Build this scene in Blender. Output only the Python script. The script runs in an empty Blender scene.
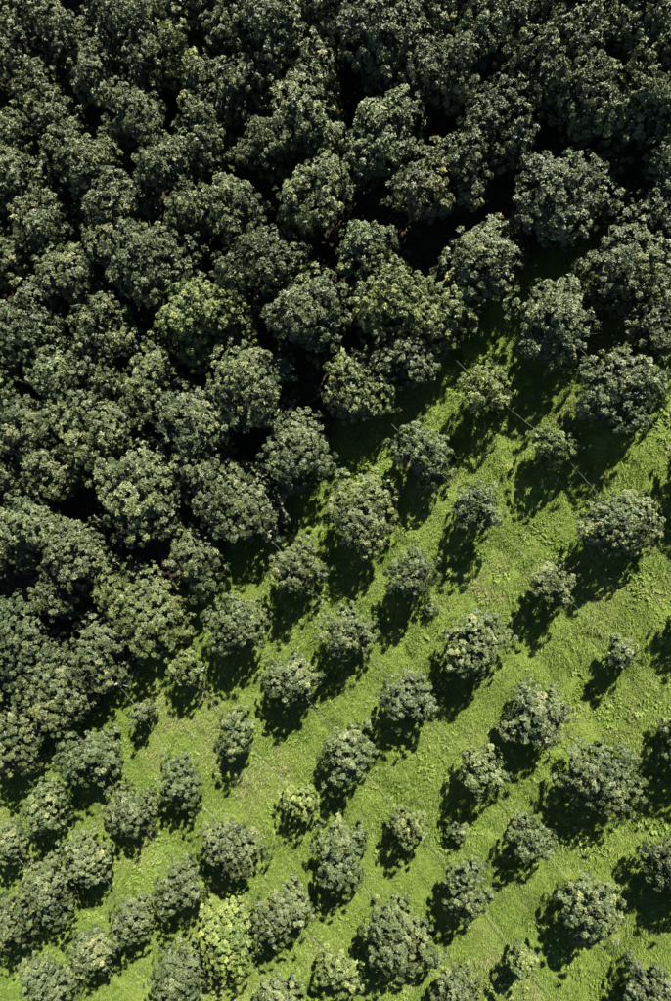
import bpy, math, random
import numpy as np
from mathutils import Vector

# ---------------------------------------------------------------- camera, light
scene = bpy.context.scene
col = scene.collection
CAM_H = 38.4
SUN_ELEV, SUN_AZ = math.radians(42), math.radians(13)      # azimuth of the sun, from +Y towards +X

cam_d = bpy.data.cameras.new('camera')
cam_d.sensor_fit = 'VERTICAL'
cam_d.sensor_height = 36.0
cam_d.lens = 23.99
cam_d.clip_end = 1500
cam = bpy.data.objects.new('camera', cam_d)
col.objects.link(cam)
cam.location = (0, 0, CAM_H)
cam.rotation_euler = (0, 0, 0)                                     # a drone looking straight down
scene.camera = cam

world = bpy.data.worlds.new('World')
scene.world = world
world.use_nodes = True
wn = world.node_tree.nodes
sky = wn.new('ShaderNodeTexSky')
sky.sky_type = 'NISHITA'
sky.sun_disc = False
sky.sun_elevation = SUN_ELEV
sky.sun_rotation = SUN_AZ
sky.altitude = 2200
sky.air_density = .6
sky.dust_density = .25
bg = wn['Background']
bg.inputs['Strength'].default_value = 0.05
world.node_tree.links.new(sky.outputs['Color'], bg.inputs['Color'])

sun_d = bpy.data.lights.new('sun', 'SUN')
sun_d.energy = 5.0
sun_d.angle = math.radians(0.5)
sun_d.color = (1.0, 0.95, 0.83)
sun = bpy.data.objects.new('sun', sun_d)
col.objects.link(sun)
sdir = Vector((-math.sin(SUN_AZ) * math.cos(SUN_ELEV), -math.cos(SUN_AZ) * math.cos(SUN_ELEV), -math.sin(SUN_ELEV)))
sun.rotation_euler = sdir.to_track_quat('-Z', 'Y').to_euler()
sun.location = (8, 36, 60)

scene.view_settings.view_transform = 'Standard'
scene.view_settings.look = 'None'
scene.view_settings.gamma = 1.0
scene.view_settings.exposure = 1.62
scene.view_settings.use_curve_mapping = False
scene.cycles.max_bounces = 6

rng = np.random.default_rng(11)

# ---------------------------------------------------------------- terrain shape
def vnoise(x, y, scale, seed):
    x = np.asarray(x, float) / scale; y = np.asarray(y, float) / scale
    i = np.floor(x).astype(np.int64); j = np.floor(y).astype(np.int64)
    fx = x - i; fy = y - j
    fx = fx * fx * (3 - 2 * fx); fy = fy * fy * (3 - 2 * fy)
    def h(a, b):
        n = (a * 374761393 + b * 668265263 + seed * 974634777) & 0x7fffffff
        n = ((n ^ (n >> 13)) * 1274126177) & 0x7fffffff
        return ((n ^ (n >> 16)) & 0xffff) / 65535.0
    return (h(i, j) * (1 - fx) + h(i + 1, j) * fx) * (1 - fy) + (h(i, j + 1) * (1 - fx) + h(i + 1, j + 1) * fx) * fy

def soft(v, lim):
    a = np.abs(v)
    return np.sign(v) * np.where(a < lim, a, lim + 30 * np.tanh((a - lim) / 30))

ROW = np.array([0.635, -0.772])                                     # the planting rows run downhill this way
def ground_z(x, y):
    z = 0.3044 * soft(np.asarray(x, float), 32) + 0.0878 * soft(np.asarray(y, float), 42)
    z = z + (vnoise(x, y, 3.1, 1) - .5) * .16 + (vnoise(x, y, .9, 2) - .5) * .10
    across = np.asarray(x) * -ROW[1] + np.asarray(y) * ROW[0]
    z = z + (vnoise(across * 2.2, (np.asarray(x) * ROW[0] + np.asarray(y) * ROW[1]) * .35, .9, 5) - .5) * .10
    return z

# ---------------------------------------------------------------- materials
def new_mat(name):
    m = bpy.data.materials.new(name); m.use_nodes = True
    return m, m.node_tree.nodes, m.node_tree.links, m.node_tree.nodes['Principled BSDF']

def ramp(n, stops):
    r = n.new('ShaderNodeValToRGB')
    while len(r.color_ramp.elements) < len(stops): r.color_ramp.elements.new(.5)
    for e, (p, c) in zip(r.color_ramp.elements, stops): e.position = p; e.color = (*c, 1)
    return r

def leaf_material():
    m, n, l, b = new_mat('glossy_leaf')
    at = n.new('ShaderNodeAttribute'); at.attribute_name = 'tone'
    r = ramp(n, [(0.0, (.034, .058, .017)), (.40, (.076, .104, .035)), (.72, (.132, .156, .056)), (1.0, (.215, .218, .080))])
    l.new(at.outputs['Fac'], r.inputs['Fac'])
    oi = n.new('ShaderNodeObjectInfo')
    mx = n.new('ShaderNodeMix'); mx.data_type = 'RGBA'; mx.blend_type = 'MULTIPLY'; mx.inputs['Factor'].default_value = 1
    l.new(r.outputs['Color'], mx.inputs[6]); l.new(oi.outputs['Color'], mx.inputs[7])
    l.new(mx.outputs[2], b.inputs['Base Color'])
    b.inputs['Roughness'].default_value = .48
    b.inputs['Specular IOR Level'].default_value = .5
    tr = n.new('ShaderNodeBsdfTranslucent')
    l.new(mx.outputs[2], tr.inputs['Color'])
    ms = n.new('ShaderNodeMixShader'); ms.inputs[0].default_value = .12
    l.new(b.outputs[0], ms.inputs[1]); l.new(tr.outputs[0], ms.inputs[2])
    l.new(ms.outputs[0], n['Material Output'].inputs['Surface'])
    return m

def grass_material():
    m, n, l, b = new_mat('meadow_grass')
    at = n.new('ShaderNodeAttribute'); at.attribute_name = 'tone'
    r = ramp(n, [(0.0, (.060, .105, .016)), (.35, (.148, .226, .034)), (.65, (.220, .305, .062)), (.85, (.27, .30, .095)), (1.0, (.30, .27, .14))])
    l.new(at.outputs['Fac'], r.inputs['Fac'])
    l.new(r.outputs['Color'], b.inputs['Base Color'])
    b.inputs['Roughness'].default_value = .6
    b.inputs['Specular IOR Level'].default_value = .3
    tr = n.new('ShaderNodeBsdfTranslucent'); l.new(r.outputs['Color'], tr.inputs['Color'])
    ms = n.new('ShaderNodeMixShader'); ms.inputs[0].default_value = .38
    l.new(b.outputs[0], ms.inputs[1]); l.new(tr.outputs[0], ms.inputs[2])
    l.new(ms.outputs[0], n['Material Output'].inputs['Surface'])
    return m

def ground_material():
    m, n, l, b = new_mat('turf_ground')
    tc = n.new('ShaderNodeTexCoord')
    n1 = n.new('ShaderNodeTexNoise'); n1.inputs['Scale'].default_value = 5.0; n1.inputs['Detail'].default_value = 8
    n2 = n.new('ShaderNodeTexNoise'); n2.inputs['Scale'].default_value = .35; n2.inputs['Detail'].default_value = 4
    ad = n.new('ShaderNodeMath'); ad.operation = 'ADD'
    hf = n.new('ShaderNodeMath'); hf.operation = 'MULTIPLY'; hf.inputs[1].default_value = .5
    l.new(tc.outputs['Object'], n1.inputs['Vector']); l.new(tc.outputs['Object'], n2.inputs['Vector'])
    l.new(n1.outputs['Fac'], ad.inputs[0]); l.new(n2.outputs['Fac'], ad.inputs[1]); l.new(ad.outputs[0], hf.inputs[0])
    r = ramp(n, [(.32, (.060, .062, .022)), (.45, (.090, .125, .020)), (.58, (.130, .180, .030)), (.70, (.19, .20, .06))])
    l.new(hf.outputs[0], r.inputs['Fac'])
    at = n.new('ShaderNodeAttribute'); at.attribute_name = 'litter'       # bare soil and leaf litter where the grove keeps grass away
    r2 = ramp(n, [(.35, (.022, .017, .011)), (.65, (.055, .040, .024))]); l.new(n1.outputs['Fac'], r2.inputs['Fac'])
    mx = n.new('ShaderNodeMix'); mx.data_type = 'RGBA'
    l.new(at.outputs['Fac'], mx.inputs['Factor']); l.new(r.outputs['Color'], mx.inputs[6]); l.new(r2.outputs['Color'], mx.inputs[7])
    l.new(mx.outputs[2], b.inputs['Base Color'])
    bp = n.new('ShaderNodeBump'); bp.inputs['Strength'].default_value = .8; bp.inputs['Distance'].default_value = .06
    n3 = n.new('ShaderNodeTexNoise'); n3.inputs['Scale'].default_value = 16; n3.inputs['Detail'].default_value = 6
    l.new(tc.outputs['Object'], n3.inputs['Vector'])
    l.new(n3.outputs['Fac'], bp.inputs['Height']); l.new(bp.outputs[0], b.inputs['Normal'])
    b.inputs['Roughness'].default_value = .9; b.inputs['Specular IOR Level'].default_value = .2
    return m

def plain_material(name, c1, c2, rough, scale=9.0, metal=0.0):
    m, n, l, b = new_mat(name)
    tc = n.new('ShaderNodeTexCoord'); nz = n.new('ShaderNodeTexNoise')
    nz.inputs['Scale'].default_value = scale; nz.inputs['Detail'].default_value = 6
    l.new(tc.outputs['Object'], nz.inputs['Vector'])
    r = ramp(n, [(.35, c1), (.65, c2)]); l.new(nz.outputs['Fac'], r.inputs['Fac'])
    l.new(r.outputs['Color'], b.inputs['Base Color'])
    b.inputs['Roughness'].default_value = rough; b.inputs['Metallic'].default_value = metal
    return m

M_LEAF, M_GRASS, M_GROUND = leaf_material(), grass_material(), ground_material()
M_BARK = plain_material('bark', (.06, .048, .038), (.13, .11, .088), .9, 14)
M_WIRE = plain_material('galvanised_wire', (.30, .31, .31), (.45, .45, .44), .45, 4)
M_HOSE = plain_material('black_hose', (.018, .018, .019), (.05, .048, .045), .5, 3)
M_POST = plain_material('weathered_post', (.36, .34, .31), (.52, .50, .47), .8, 12)
M_PIPE = plain_material('pale_pipe', (.42, .43, .44), (.6, .6, .58), .5, 6)

# ---------------------------------------------------------------- helpers
def mesh_np(name, verts, faces_flat, nper, mat, tone=None):
    me = bpy.data.meshes.new(name)
    nv = len(verts); nf = len(faces_flat) // nper
    me.vertices.add(nv); me.vertices.foreach_set('co', np.ascontiguousarray(verts, dtype=np.float32).ravel())
    me.loops.add(nf * nper); me.loops.foreach_set('vertex_index', np.ascontiguousarray(faces_flat, dtype=np.int32))
    me.polygons.add(nf); me.polygons.foreach_set('loop_start', np.arange(nf, dtype=np.int32) * nper)
    me.polygons.foreach_set('loop_total', np.full(nf, nper, dtype=np.int32))
    if tone is not None:
        a = me.attributes.new('tone', 'FLOAT', 'POINT'); a.data.foreach_set('value', np.asarray(tone, dtype=np.float32))
    me.materials.append(mat); me.update(calc_edges=True)
    return me

def link(name, me, parent=None):
    o = bpy.data.objects.new(name, me); col.objects.link(o)
    if parent: o.parent = parent
    return o

def tag(o, label=None, cat=None, group=None, kind=None):
    if label: o['label'] = label
    if cat: o['category'] = cat
    if group: o['group'] = group
    if kind: o['kind'] = kind
    return o

def tube_data(path, radii, sides=6, closed_ends=True):
    """verts and quads of a tapered tube along a path"""
    P = np.asarray(path, float); n = len(P)
    V, Fc = [], []
    for i in range(n):
        t = P[min(i + 1, n - 1)] - P[max(i - 1, 0)]; t /= np.linalg.norm(t) + 1e-9
        u = np.cross(t, [0.3, .9, .2] if abs(t[2]) > .8 else [0, 0, 1]); u /= np.linalg.norm(u); w = np.cross(t, u)
        for s in range(sides):
            a = 2 * math.pi * s / sides
            V.append(P[i] + radii[i] * (math.cos(a) * u + math.sin(a) * w))
    for i in range(n - 1):
        for s in range(sides):
            Fc.append((i * sides + s, i * sides + (s + 1) % sides, (i + 1) * sides + (s + 1) % sides, (i + 1) * sides + s))
    if closed_ends:
        Fc.append(tuple(range(sides - 1, -1, -1))); Fc.append(tuple((n - 1) * sides + s for s in range(sides)))
    return V, Fc

def tubes_mesh(name, tubes, mat, sides=6, smooth=True):
    V, Fc = [], []
    for path, rad in tubes:
        v, f = tube_data(path, rad, sides); o = len(V)
        V += [tuple(a) for a in v]; Fc += [tuple(i + o for i in q) for q in f]
    me = bpy.data.meshes.new(name); me.from_pydata(V, [], Fc); me.materials.append(mat)
    if smooth: me.polygons.foreach_set('use_smooth', [True] * len(me.polygons))
    me.update()
    return me

# ---------------------------------------------------------------- ground: one sheet
def edge_y(x):
    """the edge between the dense grove and the open orchard"""
    return np.interp(x, [-40., -23.9, -2.1, 7.0, 16.1, 40.], [-36., -21.4, 0.0, 9.2, 13.5, 22.])

def axis(lo, hi, step, far):
    a = list(np.arange(lo, hi + .01, step))
    d, p, q = step, lo, hi
    left, right = [], []
    while q < far or p > -far:
        d *= 1.35; p -= d; q += d; left.append(p); right.append(q)
    return np.array(left[::-1] + a + right)
gx, gy = axis(-29, 22, .22, 260), axis(-40, 34, .22, 260)
GX, GY = np.meshgrid(gx, gy)
GZ = ground_z(GX, GY)
nx, ny = len(gx), len(gy)
idx = np.arange(nx * ny).reshape(ny, nx)
quads = np.stack([idx[:-1, :-1], idx[:-1, 1:], idx[1:, 1:], idx[1:, :-1]], -1).reshape(-1)
gme = mesh_np('ground', np.stack([GX, GY, GZ], -1).reshape(-1, 3), quads, 4, M_GROUND)
lit = (vnoise(GX, GY, 1.4, 31) * .7 + vnoise(GX, GY, .5, 32) * .3 - .5) * 2.4
ga = gme.attributes.new('litter', 'FLOAT', 'POINT')
ga.data.foreach_set('value', np.clip((GY - edge_y(GX) - 1.6 + lit) / 1.6 + .5, 0, 1).astype(np.float32).ravel())
gme.polygons.foreach_set('use_smooth', [True] * len(gme.polygons))
ground = link('ground', gme)
tag(ground, 'sloping green turf ground under the orchard and the grove', 'ground', kind='structure')

# ---------------------------------------------------------------- grass: blades nobody could count
def grove_side(x, y):
    return y > edge_y(x) + 1.6 + (vnoise(x, y, 1.4, 31) * .7 + vnoise(x, y, .5, 32) * .3 - .5) * 2.4

def build_grass():
    n0 = 74000
    x = rng.uniform(-27.5, 20.5, n0); y = rng.uniform(-38.5, 30, n0)
    keep = ~grove_side(x, y) | (rng.random(n0) < .02)
    # beyond what the drone sees on the narrow uphill side nothing is needed
    keep &= (np.abs(x) < 19.5 - .16 * y * (x > 0) * (y > 0) + 9 * (x < 0))
    x, y = x[keep], y[keep]; n = len(x)
    tall = vnoise(x, y, 1.7, 21) * .6 + vnoise(x, y, .6, 22) * .4
    tone_c = .24 + .26 * vnoise(x, y, 2.6, 23) + .24 * vnoise(x, y, 1.1, 29) + .34 * (vnoise(x, y, .55, 24) - .45)
    dry = np.clip((vnoise(x, y, 4.2, 25) * .6 + vnoise(x, y, 1.1, 26) * .4 - .60) * 3.2, 0, .40)
    weed = vnoise(x, y, 1.3, 27) + rng.normal(0, .12, n) > .80
    nb = 19
    X = np.repeat(x, nb); Y = np.repeat(y, nb); N = len(X)
    T = np.repeat(tall, nb); W = np.repeat(weed, nb)
    a = rng.uniform(0, 2 * math.pi, N); rr = np.sqrt(rng.random(N)) * np.where(W, .10, .19)
    bx, by = X + rr * np.cos(a), Y + rr * np.sin(a)
    bz = ground_z(bx, by) - .015
    L = (.07 + .34 * T ** 1.5) * rng.uniform(.6, 1.35, N) * np.where(W, .8, 1)
    tilt = np.radians(np.where(W, rng.uniform(50, 82, N), np.where(rng.random(N) < .65, rng.uniform(48, 86, N), rng.uniform(15, 55, N))))
    az = np.where(W, a, a * .5 + rng.uniform(0, 2 * math.pi, N))
    dx, dy, dz = np.sin(tilt) * np.cos(az), np.sin(tilt) * np.sin(az), np.cos(tilt)
    w = np.where(W, rng.uniform(.03, .05, N), rng.uniform(.013, .030, N))
    sx, sy = -np.sin(az), np.cos(az)
    v = np.empty((N, 3, 3), np.float32)
    # blade: two points at mid-low width and the tip; weeds are widest at two thirds
    v[:, 0] = np.stack([bx - sx * w, by - sy * w, bz], -1)
    v[:, 1] = np.stack([bx + sx * w, by + sy * w, bz], -1)
    v[:, 2] = np.stack([bx + dx * L, by + dy * L, bz + dz * L], -1)
    sw = W
    v[sw, 0] = np.stack([bx + dx * L - sx * w, by + dy * L - sy * w, bz + dz * L], -1)[sw]
    v[sw, 1] = np.stack([bx, by, bz], -1)[sw]
    v[sw, 2] = np.stack([bx + dx * L + sx * w, by + dy * L + sy * w, bz + dz * L], -1)[sw]
    tone = np.repeat(tone_c, nb) + rng.normal(0, .12, N)
    tone = np.where(W, tone - .12, tone)
    tone = np.clip(tone, 0.02, .74) + np.repeat(dry, nb) * (rng.random(N) < .45)
    fl = rng.random(N) < .006
    tone = np.where(fl, .95, np.clip(tone, 0, 1))
    me = mesh_np('grass', v.reshape(-1, 3), np.arange(N * 3), 3, M_GRASS, np.repeat(tone, 3))
    o = link('grass', me)
    tag(o, 'bright yellow-green meadow grass and weeds between the orchard rows', 'grass', kind='stuff')
build_grass()

# ---------------------------------------------------------------- tree kinds
def unit(v): return v / (np.linalg.norm(v, axis=-1, keepdims=True) + 1e-9)

def crown_mesh(name, R, hc, vz, seed, n_lobe, gap, leaf_len, flush, taper, kind_o=True):
    """leaf rosettes on shoot tips over an uneven cluster of boughs"""
    g = np.random.default_rng(seed)
    # boughs: points spread over the ellipsoid, each a lobe of its own size
    k = np.arange(n_lobe) + .5
    ph = np.arccos(1 - 1.62 * k / n_lobe); th = math.pi * (1 + 5 ** .5) * k + g.uniform(0, 6.28)
    D = np.stack([np.cos(th) * np.sin(ph), np.sin(th) * np.sin(ph), np.cos(ph)], -1)
    D = unit(D + g.normal(0, .17, D.shape))
    rad = R * g.uniform(.48, .98, n_lobe); lr = R * g.uniform(.14, .34, n_lobe)
    C = D * rad[:, None] * np.array([1, 1, vz])
    C[:, :2] *= (1 - taper * (C[:, 2:3] / (R * vz)).clip(-.4, 1))      # narrower towards the top
    C[:, :2] = C[:, :2] @ (np.eye(2) + g.normal(0, .13, (2, 2)))       # no crown is quite round
    lt = g.random(n_lobe)
    C = np.vstack([C, [[0, 0, R * .1]]]); lr = np.append(lr, R * .46); lt = np.append(lt, .4)
    # leafy twig clumps keep a distance from each other; the gaps between them look into the shaded inside
    def scatter(scale, gap, m0):
        S, Dn, T = [], [], []
        for c, r, t in zip(C, lr, lt):
            m = int(m0 * r ** 2 * 12.6) + 6
            d = unit(g.normal(0, 1, (m, 3)))
            q = c * (scale ** .5) + d * (r * scale * (1 + .28 * g.normal(0, 1, m)).clip(.45, 1.8))[:, None]
            S.append(q); Dn.append(d); T.append(np.full(m, t))
        S, Dn, T = np.vstack(S), np.vstack(Dn), np.concatenate(T)
        depth = np.zeros(len(S))
        for c, r in zip(C, lr): depth += np.linalg.norm(S - c * (scale ** .5), axis=1) < r * scale * .7
        ok = (depth < 1) & (S[:, 2] > -R * vz * .97)
        S, Dn, T = S[ok], Dn[ok], T[ok]
        p = g.permutation(len(S)); S, Dn, T = S[p], Dn[p], T[p]
        kept = np.empty((0, 3)); ids = []
        lim = gap * g.uniform(.75, 1.35, len(S))
        for a in range(len(S)):
            if len(kept) == 0 or ((kept - S[a]) ** 2).sum(1).min() > lim[a] ** 2:
                kept = np.vstack([kept, S[a]]); ids.append(a)
        return S[ids], Dn[ids], T[ids]
    A, B = scatter(1.0, gap, 60), scatter(.58, gap * 1.2, 60)
    # bare sides and holes of the crown, and a few shoots that outgrow it
    wv = g.normal(0, 1, (5, 3)) * (2.6 / R); fs = g.uniform(0, 6.28, 5)
    hole = np.sin(A[0] @ wv.T + fs).sum(1) + g.normal(0, .5, len(A[0]))
    kp = hole < np.quantile(hole, .80)
    A = tuple(q[kp] for q in A)
    stray = g.random(len(A[0])) < .13
    A[0][stray] += unit(A[0][stray] + np.array([0, 0, .3 * R])) * (R * g.uniform(.06, .24, (stray.sum(), 1)))
    Cc = np.vstack([A[0], B[0]]); Dc = np.vstack([A[1], B[1]]); Tc = np.concatenate([A[2], B[2]])
    out = unit(Cc / np.array([1, 1, vz]))
    axis_ = unit(Dc * .5 + out * .5 + np.array([0, 0, .75]) + g.normal(0, .2, Cc.shape))
    m = 7 if kind_o else 6
    nc = len(Cc)
    rc = gap * g.uniform(.24, .50, (nc, 1, 1))
    off = unit(g.normal(0, 1, (nc, m, 3))) * g.random((nc, m, 1)) ** .4
    al = (off * axis_[:, None]).sum(-1, keepdims=True) * axis_[:, None]
    off = off - al * .6                                             # flattened across the twig
    S = (Cc[:, None] + off * rc).reshape(-1, 3)
    ct = g.normal(0, .10, nc) + (g.random(nc) < .14) * g.uniform(.1, .28, nc)
    T = np.repeat(Tc, m); CT = np.repeat(ct, m)
    shoot = unit((axis_[:, None] * .9 + off * .75).reshape(-1, 3) + g.normal(0, .2, S.shape))
    nl = 8
    n = len(S)
    ang = (np.arange(nl)[None] / nl * 2 * math.pi + g.uniform(0, 6.28, (n, 1)) + g.normal(0, .28, (n, nl)))
    u = unit(np.cross(shoot, np.array([.31, .77, .1]))); w = np.cross(shoot, u)
    elev = np.radians(g.uniform(0, 38, (n, nl)))                     # rise of the leaf towards the shoot's axis
    rd = u[:, None] * np.cos(ang)[..., None] + w[:, None] * np.sin(ang)[..., None]
    ld = rd * np.cos(elev)[..., None] + shoot[:, None] * np.sin(elev)[..., None]
    ld = unit(ld + np.array([0, 0, -.16]))
    side = unit(np.cross(ld, shoot[:, None])); nor = np.cross(side, ld)
    Ln = leaf_len * g.uniform(.65, 1.25, (n, nl)); Wd = Ln * g.uniform(.21, .30, (n, nl))
    b = S[:, None] + rd * .015
    mid = b + ld * (Ln * .5)[..., None] + nor * (Ln * .05)[..., None]
    tip = b + ld * Ln[..., None] - nor * (Ln * .10)[..., None] - np.array([0, 0, 1]) * (Ln * .08)[..., None]
    up = nor * (Wd * .30)[..., None]
    lf = mid + side * Wd[..., None] + up; rt = mid - side * Wd[..., None] + up
    V = np.stack([b, lf, tip, rt], 2).reshape(-1, 3) + np.array([0, 0, hc])
    q = np.arange(n * nl)[:, None] * 4
    Fc = (q + np.array([[0, 2, 1, 0, 3, 2]])).reshape(-1)
    sh = CT[:, None] + g.normal(0, .05, (n, 1))
    tone = .36 + .34 * (T[:, None] - .5) + sh + g.normal(0, .06, (n, nl))
    fl = (T > 1 - flush)[:, None] & (S[:, 2:3] > -.1 * R) & (g.random((n, 1)) < .5)
    tone = np.where(fl, tone + .22, tone)
    tone = np.clip(np.broadcast_to(tone, (n, nl)), 0, 1).reshape(-1)
    return mesh_np(name, V, Fc, 3, M_LEAF, np.repeat(tone, 4)), C + np.array([0, 0, hc]), lr

def trunk_mesh(name, C, lr, R, hc, seed):
    g = np.random.default_rng(seed + 500)
    fork = hc * .42
    r0 = .022 + .055 * R
    bend = g.normal(0, .05, 2)
    tubes = [([(0, 0, -.25), (0, 0, .05), (bend[0], bend[1], fork * .6), (bend[0] * 1.3, bend[1] * 1.3, fork), (bend[0], bend[1], hc)],
              [r0 * 1.45, r0 * 1.2, r0, r0 * .8, r0 * .3])]
    for c in C[:-1][g.permutation(len(C) - 1)[:9]]:
        s = np.array([bend[0] * 1.2, bend[1] * 1.2, fork * g.uniform(.7, 1.05)])
        m = s * .5 + c * .5 + np.array([0, 0, -.12 * R]) + g.normal(0, .05 * R, 3)
        tubes.append(([s, m, s * .08 + c * .92], [r0 * .5, r0 * .34, r0 * .12]))
        for _ in range(2):
            e = c + unit(g.normal(0, 1, 3)) * R * .24
            tubes.append(([m, (m + e) / 2 + g.normal(0, .04, 3), e], [r0 * .28, r0 * .18, r0 * .07]))
    return tubes_mesh(name, tubes, M_BARK, 6)

KINDS = {'o': [], 'g': []}
def make_kind(kind, R, count, seed0):
    for i in range(count):
        s = seed0 + i
        if kind == 'o':
            hc, vz = .92 * R + .35, .95
            cm, C, lr = crown_mesh('crown', R, hc, vz, s, int(14 + 9 * R), .335, .13, .14, .28)
        else:
            hc, vz = 2.35, .97
            cm, C, lr = crown_mesh('crown', R, hc, vz, s, 38, .345, .145, .08, .12, False)
        KINDS[kind].append((R, hc, cm, trunk_mesh('trunk', C, lr, R, hc, s)))
make_kind('o', .75, 3, 10); make_kind('o', 1.1, 5, 20); make_kind('o', 1.4, 7, 30); make_kind('o', 1.7, 7, 40)
make_kind('g', 1.75, 7, 60); make_kind('g', 2.15, 8, 70)

TINT = {'n': (1, 1, 1), 'y': (1.35, 1.3, .98), 'p': (1.3, 1.27, 1.25), 'Y': (1.65, 1.56, 1.08), 'b': (1.12, 1.0, .85)}

def plant(name, kind, x, y, R, tint, label, cat, group, i):
    g = random.Random(i * 7 + 3)
    best = sorted(KINDS[kind], key=lambda k: abs(math.log(k[0] / R)))
    near = [k for k in best if abs(k[0] - best[0][0]) < .01]
    R0, hc, cm, tm = near[g.randrange(len(near))]
    s = R / R0
    root = bpy.data.objects.new(name, None); root.empty_display_size = .3; col.objects.link(root)
    root.location = (x, y, float(ground_z(x, y)))
    zs = (s * (1.25 if R < 1.0 else 1.15 if R < 1.3 else .87 if R > 1.85 else 1.0) if kind == 'o' else .8 if y < edge_y(x) + 4.5 else 1.0) * g.uniform(.93, 1.07)
    root.scale = (s * g.uniform(.92, 1.1), s * g.uniform(.92, 1.1), zs)
    root.rotation_euler = (0, 0, g.uniform(0, 6.283))
    tag(root, label, cat, group)
    link('trunk', tm, root)
    c = link('crown', cm, root)
    j = g.uniform(.84, 1.14) * (.90 if kind == 'g' else 1); t = TINT[tint]
    c.color = (t[0] * j * g.uniform(.95, 1.05), t[1] * j, t[2] * j * g.uniform(.92, 1.08), 1)
    return root

ORD = ['first', 'second', 'third', 'fourth', 'fifth', 'sixth', 'seventh', 'eighth', 'ninth', 'tenth', 'eleventh', 'twelfth',
       'thirteenth', 'fourteenth', 'fifteenth', 'sixteenth', 'seventeenth', 'eighteenth', 'nineteenth', 'twentieth',
       'twenty-first', 'twenty-second', 'twenty-third', 'twenty-fourth', 'twenty-fifth', 'twenty-sixth', 'twenty-seventh', 'twenty-eighth', 'twenty-ninth', 'thirtieth']
COLOUR = {'n': 'grey-green', 'y': 'yellow-tinged', 'p': 'pale green', 'Y': 'bright yellow-green', 'b': 'brown-tinged'}

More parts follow.
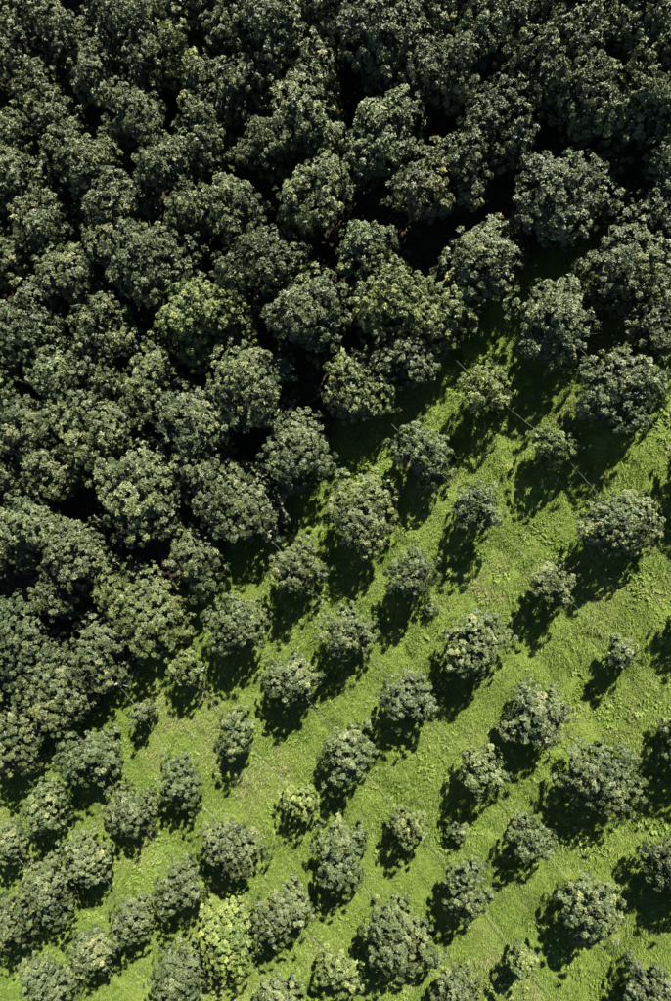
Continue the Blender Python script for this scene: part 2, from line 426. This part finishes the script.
TREES = [
    ('o', -3, 0, 10.86, 8.73, 1.87, 'n'),
    ('o', -3, 1, 13.63, 5.49, 1.84, 'n'),
    ('o', -2, 0, 7.74, 5.65, 1.21, 'y'),
    ('o', -2, 1, 10.94, 2.79, 1.00, 'y'),
    ('o', -2, 2, 14.09, -0.95, 1.63, 'n'),
    ('o', -1, 0, 4.51, 2.50, 1.41, 'n'),
    ('o', -1, 1, 7.26, -0.34, 1.24, 'n'),
    ('o', -1, 2, 11.06, -4.21, 1.06, 'p'),
    ('o', -1, 3, 14.28, -7.63, 0.85, 'p'),
    ('o', 0, 0, 1.33, -0.51, 1.72, 'n'),
    ('o', 0, 1, 4.07, -3.86, 1.28, 'n'),
    ('o', 0, 2, 7.28, -7.60, 1.56, 'p'),
    ('o', 0, 3, 10.58, -11.20, 1.43, 'n'),
    ('o', 0, 4, 13.62, -14.18, 1.55, 'n'),
    ('o', 0, 5, 16.72, -18.08, 1.10, 'n'),
    ('o', 1, 0, -2.29, -3.82, 1.46, 'n'),
    ('o', 1, 1, 0.70, -7.44, 1.43, 'n'),
    ('o', 1, 2, 4.08, -10.76, 1.35, 'n'),
    ('o', 1, 3, 7.81, -14.36, 1.22, 'p'),
    ('o', 1, 4, 10.50, -17.89, 1.05, 'n'),
    ('o', 1, 5, 13.30, -21.04, 1.53, 'n'),
    ('o', 1, 6, 16.11, -24.81, 1.27, 'n'),
    ('o', 2, 0, -5.81, -7.10, 1.62, 'n'),
    ('o', 2, 1, -2.45, -10.39, 1.42, 'n'),
    ('o', 2, 2, 0.65, -14.28, 1.51, 'n'),
    ('o', 2, 3, 4.13, -18.11, 1.00, 'y'),
    ('o', 2, 4, 7.16, -21.17, 1.51, 'n'),
    ('o', 2, 5, 10.06, -24.90, 0.86, 'y'),
    ('o', 3, 0, -9.01, -10.23, 1.03, 'y'),
    ('o', 3, 1, -5.97, -13.82, 1.19, 'p'),
    ('o', 3, 2, -2.09, -17.54, 0.99, 'Y'),
    ('o', 3, 3, 0.32, -20.70, 1.48, 'n'),
    ('o', 3, 4, 3.52, -24.49, 1.67, 'n'),
    ('o', 3, 5, 6.67, -27.34, 1.27, 'n'),
    ('o', 4, 0, -12.17, -13.38, 0.81, 'p'),
    ('o', 4, 1, -9.61, -17.33, 1.41, 'n'),
    ('o', 4, 2, -6.06, -20.91, 1.61, 'n'),
    ('o', 4, 3, -3.06, -24.44, 1.65, 'n'),
    ('o', 4, 4, 0.26, -27.64, 1.22, 'y'),
    ('o', 5, 0, -15.70, -16.46, 1.77, 'n'),
    ('o', 5, 1, -13.02, -19.84, 1.39, 'n'),
    ('o', 5, 2, -9.60, -23.98, 1.49, 'n'),
    ('o', 5, 3, -6.53, -27.08, 1.64, 'Y'),
    ('o', 5, 4, -3.51, -30.05, 1.15, 'n'),
    ('o', 6, 0, -19.11, -20.30, 1.76, 'n'),
    ('o', 6, 1, -16.08, -23.46, 1.61, 'n'),
    ('o', 6, 2, -13.18, -27.18, 1.35, 'n'),
    ('o', 6, 3, -9.77, -30.06, 1.63, 'n'),
    ('o', 7, 0, -22.68, -23.65, 1.36, 'n'),
    ('o', 7, 1, -19.55, -26.46, 1.73, 'n'),
    ('o', 7, 2, -16.07, -30.12, 1.51, 'n'),
    ('o', 8, 1, -22.42, -29.23, 1.64, 'n'),
    ('o', 8, 2, -19.41, -32.81, 1.62, 'n'),
    ('g', 99, 0, -18.62, 26.88, 1.75, 'n'),
    ('g', 99, 0, -17.38, 24.14, 1.62, 'n'),
    ('g', 99, 0, -17.39, 28.23, 1.50, 'n'),
    ('g', 99, 0, -15.14, 26.58, 1.50, 'n'),
    ('g', 99, 0, -13.23, 24.21, 1.63, 'n'),
    ('g', 99, 0, -12.79, 27.80, 1.50, 'n'),
    ('g', 99, 0, -10.68, 26.11, 1.65, 'n'),
    ('g', 99, 0, -8.38, 24.72, 1.50, 'y'),
    ('g', 99, 0, -7.99, 26.79, 1.50, 'n'),
    ('g', 99, 0, -11.12, 21.32, 2.03, 'n'),
    ('g', 99, 0, -16.13, 21.69, 1.68, 'n'),
    ('g', 99, 0, -19.71, 21.70, 1.66, 'n'),
    ('g', 99, 0, -18.86, 18.98, 1.79, 'n'),
    ('g', 99, 0, -14.38, 19.09, 1.97, 'n'),
    ('g', 99, 0, -12.26, 16.80, 1.89, 'n'),
    ('g', 99, 0, -9.11, 18.70, 1.83, 'n'),
    ('g', 99, 0, -6.92, 22.28, 1.61, 'n'),
    ('g', 99, 0, -7.08, 20.03, 1.51, 'n'),
    ('g', 99, 0, -7.32, 16.16, 1.82, 'n'),
    ('g', 99, 0, -17.23, 16.63, 1.90, 'n'),
    ('g', 99, 0, -2.90, 24.29, 2.10, 'n'),
    ('g', 99, 0, -5.73, 25.31, 1.50, 'n'),
    ('g', 99, 0, -1.11, 21.93, 1.70, 'n'),
    ('g', 99, 0, 2.42, 23.55, 2.17, 'n'),
    ('g', 99, 0, 4.74, 21.14, 1.61, 'n'),
    ('g', 99, 0, -5.00, 21.63, 1.64, 'n'),
    ('g', 99, 0, -1.22, 19.89, 1.82, 'n'),
    ('g', 99, 0, 2.75, 18.27, 1.87, 'n'),
    ('g', 99, 0, -3.75, 19.09, 1.52, 'n'),
    ('g', 99, 0, -0.92, 15.64, 2.17, 'n'),
    ('g', 99, 0, 4.42, 15.52, 1.80, 'b'),
    ('g', 99, 0, -5.42, 15.71, 1.62, 'n'),
    ('g', 99, 0, 8.26, 22.50, 2.06, 'n'),
    ('g', 99, 0, 11.48, 21.41, 1.80, 'n'),
    ('g', 99, 0, 9.62, 19.88, 1.55, 'n'),
    ('g', 99, 0, 14.16, 21.59, 1.50, 'n'),
    ('g', 99, 0, 6.18, 20.78, 1.54, 'n'),
    ('g', 99, 0, 7.77, 18.21, 1.94, 'n'),
    ('g', 99, 0, 11.86, 18.15, 1.96, 'n'),
    ('g', 99, 0, 13.96, 17.36, 1.50, 'n'),
    ('g', 99, 0, 6.58, 16.26, 1.50, 'n'),
    ('g', 99, 0, 11.04, 14.71, 2.20, 'n'),
    ('g', 99, 0, 15.33, 13.47, 1.50, 'n'),
    ('g', 99, 0, -20.07, 14.62, 1.75, 'n'),
    ('g', 99, 0, -15.67, 13.23, 1.76, 'n'),
    ('g', 99, 0, -12.97, 14.65, 1.50, 'n'),
    ('g', 99, 0, -9.97, 13.55, 2.11, 'n'),
    ('g', 99, 0, -18.27, 10.58, 2.33, 'n'),
    ('g', 99, 0, -13.13, 9.90, 2.12, 'n'),
    ('g', 99, 0, -16.72, 7.56, 1.80, 'n'),
    ('g', 99, 0, -7.80, 10.05, 2.09, 'y'),
    ('g', 99, 0, -10.76, 7.22, 1.84, 'n'),
    ('g', 99, 0, -20.75, 6.92, 1.59, 'n'),
    ('g', 99, 0, -8.09, 4.32, 2.18, 'n'),
    ('g', 99, 0, -18.83, 4.50, 1.84, 'n'),
    ('g', 99, 0, -3.87, 12.91, 2.12, 'n'),
    ('g', 99, 0, -1.25, 10.05, 2.37, 'n'),
    ('g', 99, 0, 1.78, 12.51, 1.91, 'n'),
    ('g', 99, 0, 3.10, 10.28, 1.96, 'y'),
    ('g', 99, 0, 5.46, 9.68, 1.65, 'y'),
    ('g', 99, 0, 3.58, 7.38, 1.50, 'n'),
    ('g', 99, 0, 1.39, 6.23, 1.95, 'y'),
    ('g', 99, 0, -4.45, 6.43, 2.34, 'n'),
    ('g', 99, 0, -5.85, 9.89, 1.50, 'y'),
    ('g', 99, 0, 7.67, 11.88, 1.92, 'n'),
    ('g', 99, 0, 13.85, 11.22, 1.96, 'n'),
    ('g', 99, 0, 15.41, 8.20, 1.50, 'n'),
    ('g', 99, 0, -20.86, 1.93, 1.74, 'n'),
    ('g', 99, 0, -14.24, 4.53, 2.35, 'n'),
    ('g', 99, 0, -17.39, 1.64, 1.83, 'n'),
    ('g', 99, 0, -18.98, -1.86, 2.40, 'n'),
    ('g', 99, 0, -11.58, 0.62, 2.76, 'n'),
    ('g', 99, 0, -15.48, -3.42, 2.02, 'n'),
    ('g', 99, 0, -7.42, 1.06, 1.70, 'n'),
    ('g', 99, 0, -8.18, -3.47, 1.79, 'n'),
    ('g', 99, 0, -11.66, -6.72, 2.43, 'y'),
    ('g', 99, 0, -17.48, -5.62, 1.60, 'n'),
    ('g', 99, 0, -5.22, 0.03, 2.39, 'n'),
    ('g', 99, 0, -1.94, 2.76, 1.97, 'n'),
    ('g', 99, 0, -20.36, -9.00, 2.53, 'n'),
    ('g', 99, 0, -17.90, -12.09, 2.37, 'n'),
    ('g', 99, 0, -14.59, -9.51, 1.90, 'n'),
    ('g', 99, 0, -21.60, -15.60, 2.31, 'n'),
    ('g', 99, 0, -10.20, 23.81, 1.50, 'n'),  # extra tree, added to close a hole where sun came through
    ('g', 99, 0, -14.20, 7.41, 1.52, 'n'),  # added tree, covers and shades a sunlit patch of litter
    ('g', 99, 0, 15.57, 15.30, 1.50, 'n'),
    ('g', 99, 0, 14.82, 19.52, 1.50, 'n'),  # tree added here to keep sun off the bare litter
    ('g', 99, 0, 16.07, 19.87, 1.59, 'n'),
    ('g', 99, 0, -0.03, 25.76, 1.83, 'n'),
    ('g', 99, 0, 5.76, 24.33, 1.74, 'n'),
    ('g', 99, 0, 10.37, 23.68, 1.66, 'n'),
    ('g', 99, 0, 12.93, 23.03, 1.50, 'n'),
    ('g', 99, 0, -4.77, 26.80, 1.68, 'n'),
    ('g', 77, 0, 18.90, 23.58, 2.28, 'n'),
    ('g', 77, 0, 8.90, 27.11, 1.93, 'n'),
    ('g', 77, 0, 11.91, 23.78, 2.22, 'n'),
    ('o', 77, 0, 18.90, 16.27, 1.42, 'n'),
    ('g', 77, 0, -1.06, 31.37, 2.07, 'n'),
    ('g', 77, 0, 2.32, 27.70, 2.05, 'n'),
    ('o', 77, 0, 18.48, 9.41, 1.27, 'n'),
    ('g', 77, 0, -7.92, 31.11, 2.28, 'n'),
    ('g', 77, 0, -4.75, 27.70, 2.10, 'n'),
    ('o', 77, 0, 18.09, 2.11, 1.58, 'n'),
    ('g', 77, 0, -18.00, 35.49, 2.11, 'n'),
    ('g', 77, 0, -14.95, 31.85, 2.13, 'n'),
    ('o', 77, 0, 18.05, -4.74, 1.40, 'n'),
    ('o', 77, 0, 21.33, -8.20, 1.29, 'n'),
    ('g', 77, 0, -24.89, 35.40, 1.98, 'n'),
    ('g', 77, 0, -21.76, 32.13, 1.97, 'n'),
    ('o', 77, 0, 17.63, -11.59, 1.55, 'n'),
    ('o', 77, 0, 21.23, -15.35, 1.22, 'n'),
    ('g', 77, 0, -25.24, 28.40, 2.23, 'n'),
    ('g', 77, 0, -21.55, 24.80, 2.04, 'n'),
    ('o', 77, 0, 17.74, -18.50, 1.40, 'n'),
    ('o', 77, 0, 20.62, -22.19, 1.36, 'n'),
    ('g', 77, 0, -25.41, 21.70, 1.94, 'n'),
    ('g', 77, 0, -22.23, 17.59, 2.27, 'n'),
    ('g', 77, 0, -25.51, 14.31, 2.22, 'n'),
    ('g', 77, 0, -22.57, 10.96, 2.10, 'n'),
    ('o', 77, 0, 13.84, -29.37, 1.41, 'n'),
    ('g', 77, 0, -25.90, 7.46, 2.16, 'n'),
    ('g', 77, 0, -22.47, 3.87, 2.03, 'n'),
    ('o', 77, 0, 6.66, -29.03, 1.45, 'n'),
    ('g', 77, 0, -26.13, 0.44, 1.93, 'n'),
    ('g', 77, 0, -22.69, -3.18, 1.94, 'n'),
    ('o', 77, 0, 3.47, -31.98, 1.40, 'n'),
    ('g', 77, 0, -26.55, -6.76, 2.14, 'n'),
    ('o', 77, 0, -3.48, -31.82, 1.48, 'n'),
    ('g', 77, 0, -26.61, -13.41, 2.10, 'n'),
    ('o', 77, 0, -7.02, -35.48, 1.27, 'n'),
    ('g', 77, 0, -26.53, -20.37, 2.07, 'n'),
    ('o', 77, 0, -13.60, -35.39, 1.53, 'n'),
    ('o', 77, 0, -27.02, -27.33, 1.31, 'n'),
    ('o', 77, 0, -17.16, -38.26, 1.35, 'n'),
    ('o', 77, 0, -27.11, -34.52, 1.34, 'n'),
    ('o', 77, 0, -23.90, -38.22, 1.41, 'n'),
    ('o', 77, 0, -27.26, -41.30, 1.25, 'n'),
]

# grove crowns are counted from the top of the picture in bands, then from the left
grove = sorted([t for t in TREES if t[1] == 99], key=lambda t: -(t[4] / (CAM_H - .3044 * t[3] - .0878 * t[4] - 3)))
NB = 12
band_of = {}
for b_ in range(NB):
    part = grove[b_ * len(grove) // NB:(b_ + 1) * len(grove) // NB]
    for k_, t in enumerate(sorted(part, key=lambda t: t[3])): band_of[t] = (b_, k_)
outer_count = {}
for i, t in enumerate(TREES):
    kind, row, k, x, y, R, tint = t
    if row == 99:
        b_, k_ = band_of[t]
        size = 'broad' if R > 2.0 else 'narrow' if R < 1.75 else 'mid-sized'
        col_w = 'dark green' if tint == 'n' else COLOUR[tint]
        plant('grove_tree', kind, x, y, R, tint, f'{size} {col_w} grove tree, {ORD[k_]} from left in {ORD[b_]} band of crowns from top',
              'tree', 'tall trees of the dense grove', i)
    elif row == 77:
        ed = 'top' if y > 22 else 'bottom' if y < -26 and abs(x) < 17 else 'left' if x < 0 else 'right'
        q = outer_count[ed] = outer_count.get(ed, -1) + 1
        nm = 'grove tree' if kind == 'g' else 'young orchard tree'
        plant(nm.replace(' ', '_').replace('young_', ''), kind, x, y, R, tint,
              f'{nm} mostly beyond the {ed} edge of the picture, {ORD[q]} along it', 'tree',
              'trees at the picture edge', i)
    else:
        size = 'tall broad' if row == -3 else 'large round' if R > 1.55 else 'small sparse' if R < .95 else 'small' if R < 1.25 else 'medium round'
        plant('orchard_tree', kind, x, y, R, tint,
              f'{size} {COLOUR[tint]} orchard tree, {ORD[k if row != 8 else k - 1]} down the {ORD[8 - row]} diagonal row from lower left',
              'tree', 'young trees planted in diagonal rows', i)

# low weed bushes in the grass
for j, (x, y, R, lab) in enumerate([(6.75, -18.55, .62, 'low dark green weed bush alone in the grass near the lower right trees'),
                                    (5.25, -5.97, .42, 'tiny dark weed bush beside the shadow of a mid-field orchard tree')]):
    b = plant('weed_bush', 'o', x, y, R, 'n', lab, 'bush', 'weed bushes in the grass', 900 + j)
    b.scale.z *= .6
    b.children[1].color = (.85, 1.15, .6, 1)

# ---------------------------------------------------------------- wires, hoses, posts, pipes of the rows
def gz(x, y): return float(ground_z(x, y))
rows = {}
for t in TREES:
    if t[1] < 50: rows.setdefault(t[1], []).append(t)
rnd = random.Random(5)
for r, ts in sorted(rows.items()):
    ts = sorted(ts, key=lambda t: t[2])
    pts = [np.array([t[3], t[4]]) for t in ts]
    d0 = (pts[-1] - pts[0]) / np.linalg.norm(pts[-1] - pts[0])
    start, end = pts[0] - d0 * 2.2, pts[-1] + d0 * 3.2
    stops = [start] + pts + [end]
    nm = f'{ORD[8 - r]} diagonal orchard row from lower left'
    # taut wire, sagging a little between the trees
    path = []
    for a, b in zip(stops[:-1], stops[1:]):
        for q in np.linspace(0, 1, 7)[:-1]:
            p = a * (1 - q) + b * q
            path.append((p[0], p[1], gz(*(a)) * (1 - q) + gz(*(b)) * q + 1.55 - .10 * math.sin(math.pi * q)))
    path.append((end[0], end[1], gz(*end) + 1.55))
    w = link('support_wire', tubes_mesh('support_wire', [(path, [.0029] * len(path))], M_WIRE, 5))
    tag(w, f'thin pale wire strung along the {nm}', 'wire', 'wires strung along the orchard rows')
    # black hose lying in the grass
    nrm = np.array([d0[1], -d0[0]]); L = np.linalg.norm(end - start)
    path = []
    for s in np.arange(0, L, .45):
        q = s / L
        # follow the trees' line
        base = np.array([np.interp(s, [np.dot(p - start, d0) for p in stops], [p[c] for p in stops]) for c in (0, 1)])
        off = .42 + .30 * (float(vnoise(s, r * 9.0, 3.5, 40)) - .5)
        p = base + nrm * off
        path.append((p[0], p[1], gz(*p) + .0 + .09 * float(vnoise(s, r * 5.0, 1.6, 41))))
    h = link('drip_hose', tubes_mesh('drip_hose', [(path, [.010] * len(path))], M_HOSE, 6))
    tag(h, f'black drip hose lying in the grass along the {nm}', 'hose', 'drip hoses of the orchard rows')

def end_post(x, y, h, lean, label):
    root = bpy.data.objects.new('end_post', None); root.empty_display_size = .3; col.objects.link(root)
    z = gz(x, y); root.location = (x, y, z); root.rotation_euler = (0, lean, math.atan2(ROW[1], ROW[0]))
    tag(root, label, 'post', 'posts at the ends of the wired rows')
    link('shaft', tubes_mesh('shaft', [([(0, 0, -.35), (0, 0, h * .5), (0, 0, h)], [.065, .06, .055])], M_POST, 8, False), root)
    link('brace', tubes_mesh('brace', [([(.75, 0, -.1), (.4, 0, h * .42), (.05, 0, h * .88)], [.03, .03, .03])], M_POST, 6, False), root)
    link('cross_piece', tubes_mesh('cross_piece', [([(-.02, -.17, h - .06), (-.02, .17, h - .06)], [.035, .035])], M_POST, 6, False), root)
end_post(-3.50, -1.85, 1.7, -.12, 'pale leaning end post at the grove edge, upper of the two posts in view')
end_post(-13.6, -11.7, 1.7, -.14, 'pale leaning end post beside the sparse small tree at the grove edge')

def riser(x, y, length, rot, up, label):
    root = bpy.data.objects.new('irrigation_pipe', None); root.empty_display_size = .2; col.objects.link(root)
    root.location = (x, y, gz(x, y)); root.rotation_euler = (0, 0, rot)
    tag(root, label, 'pipe', 'pale irrigation pipes at the row ends')
    link('riser', tubes_mesh('riser', [([(0, 0, -.15), (0, 0, up)], [.03, .03])], M_PIPE, 8), root)
    link('lateral_pipe', tubes_mesh('lateral_pipe', [([(-length / 2, 0, up), (0, 0, up + .02), (length / 2, 0, up)], [.028] * 3)], M_PIPE, 8), root)
    link('fitting', tubes_mesh('fitting', [([(-.08, 0, up + .005), (.08, 0, up + .005)], [.045, .045])], M_PIPE, 8), root)
riser(-14.25, -12.0, .95, .12, .45, 'pale irrigation pipe in the shade beside the leaning end post')
riser(-10.75, -8.5, .65, .05, .45, 'short pale irrigation pipe in the shade above the small yellowish edge tree')
riser(-8.1, -10.3, .5, 0, 1.2, 'small pale irrigation pipe at the side of the small yellowish edge tree')
riser(-21.1, -18.75, .6, -.2, .5, 'short pale irrigation pipe in the shade near the left edge of the picture')
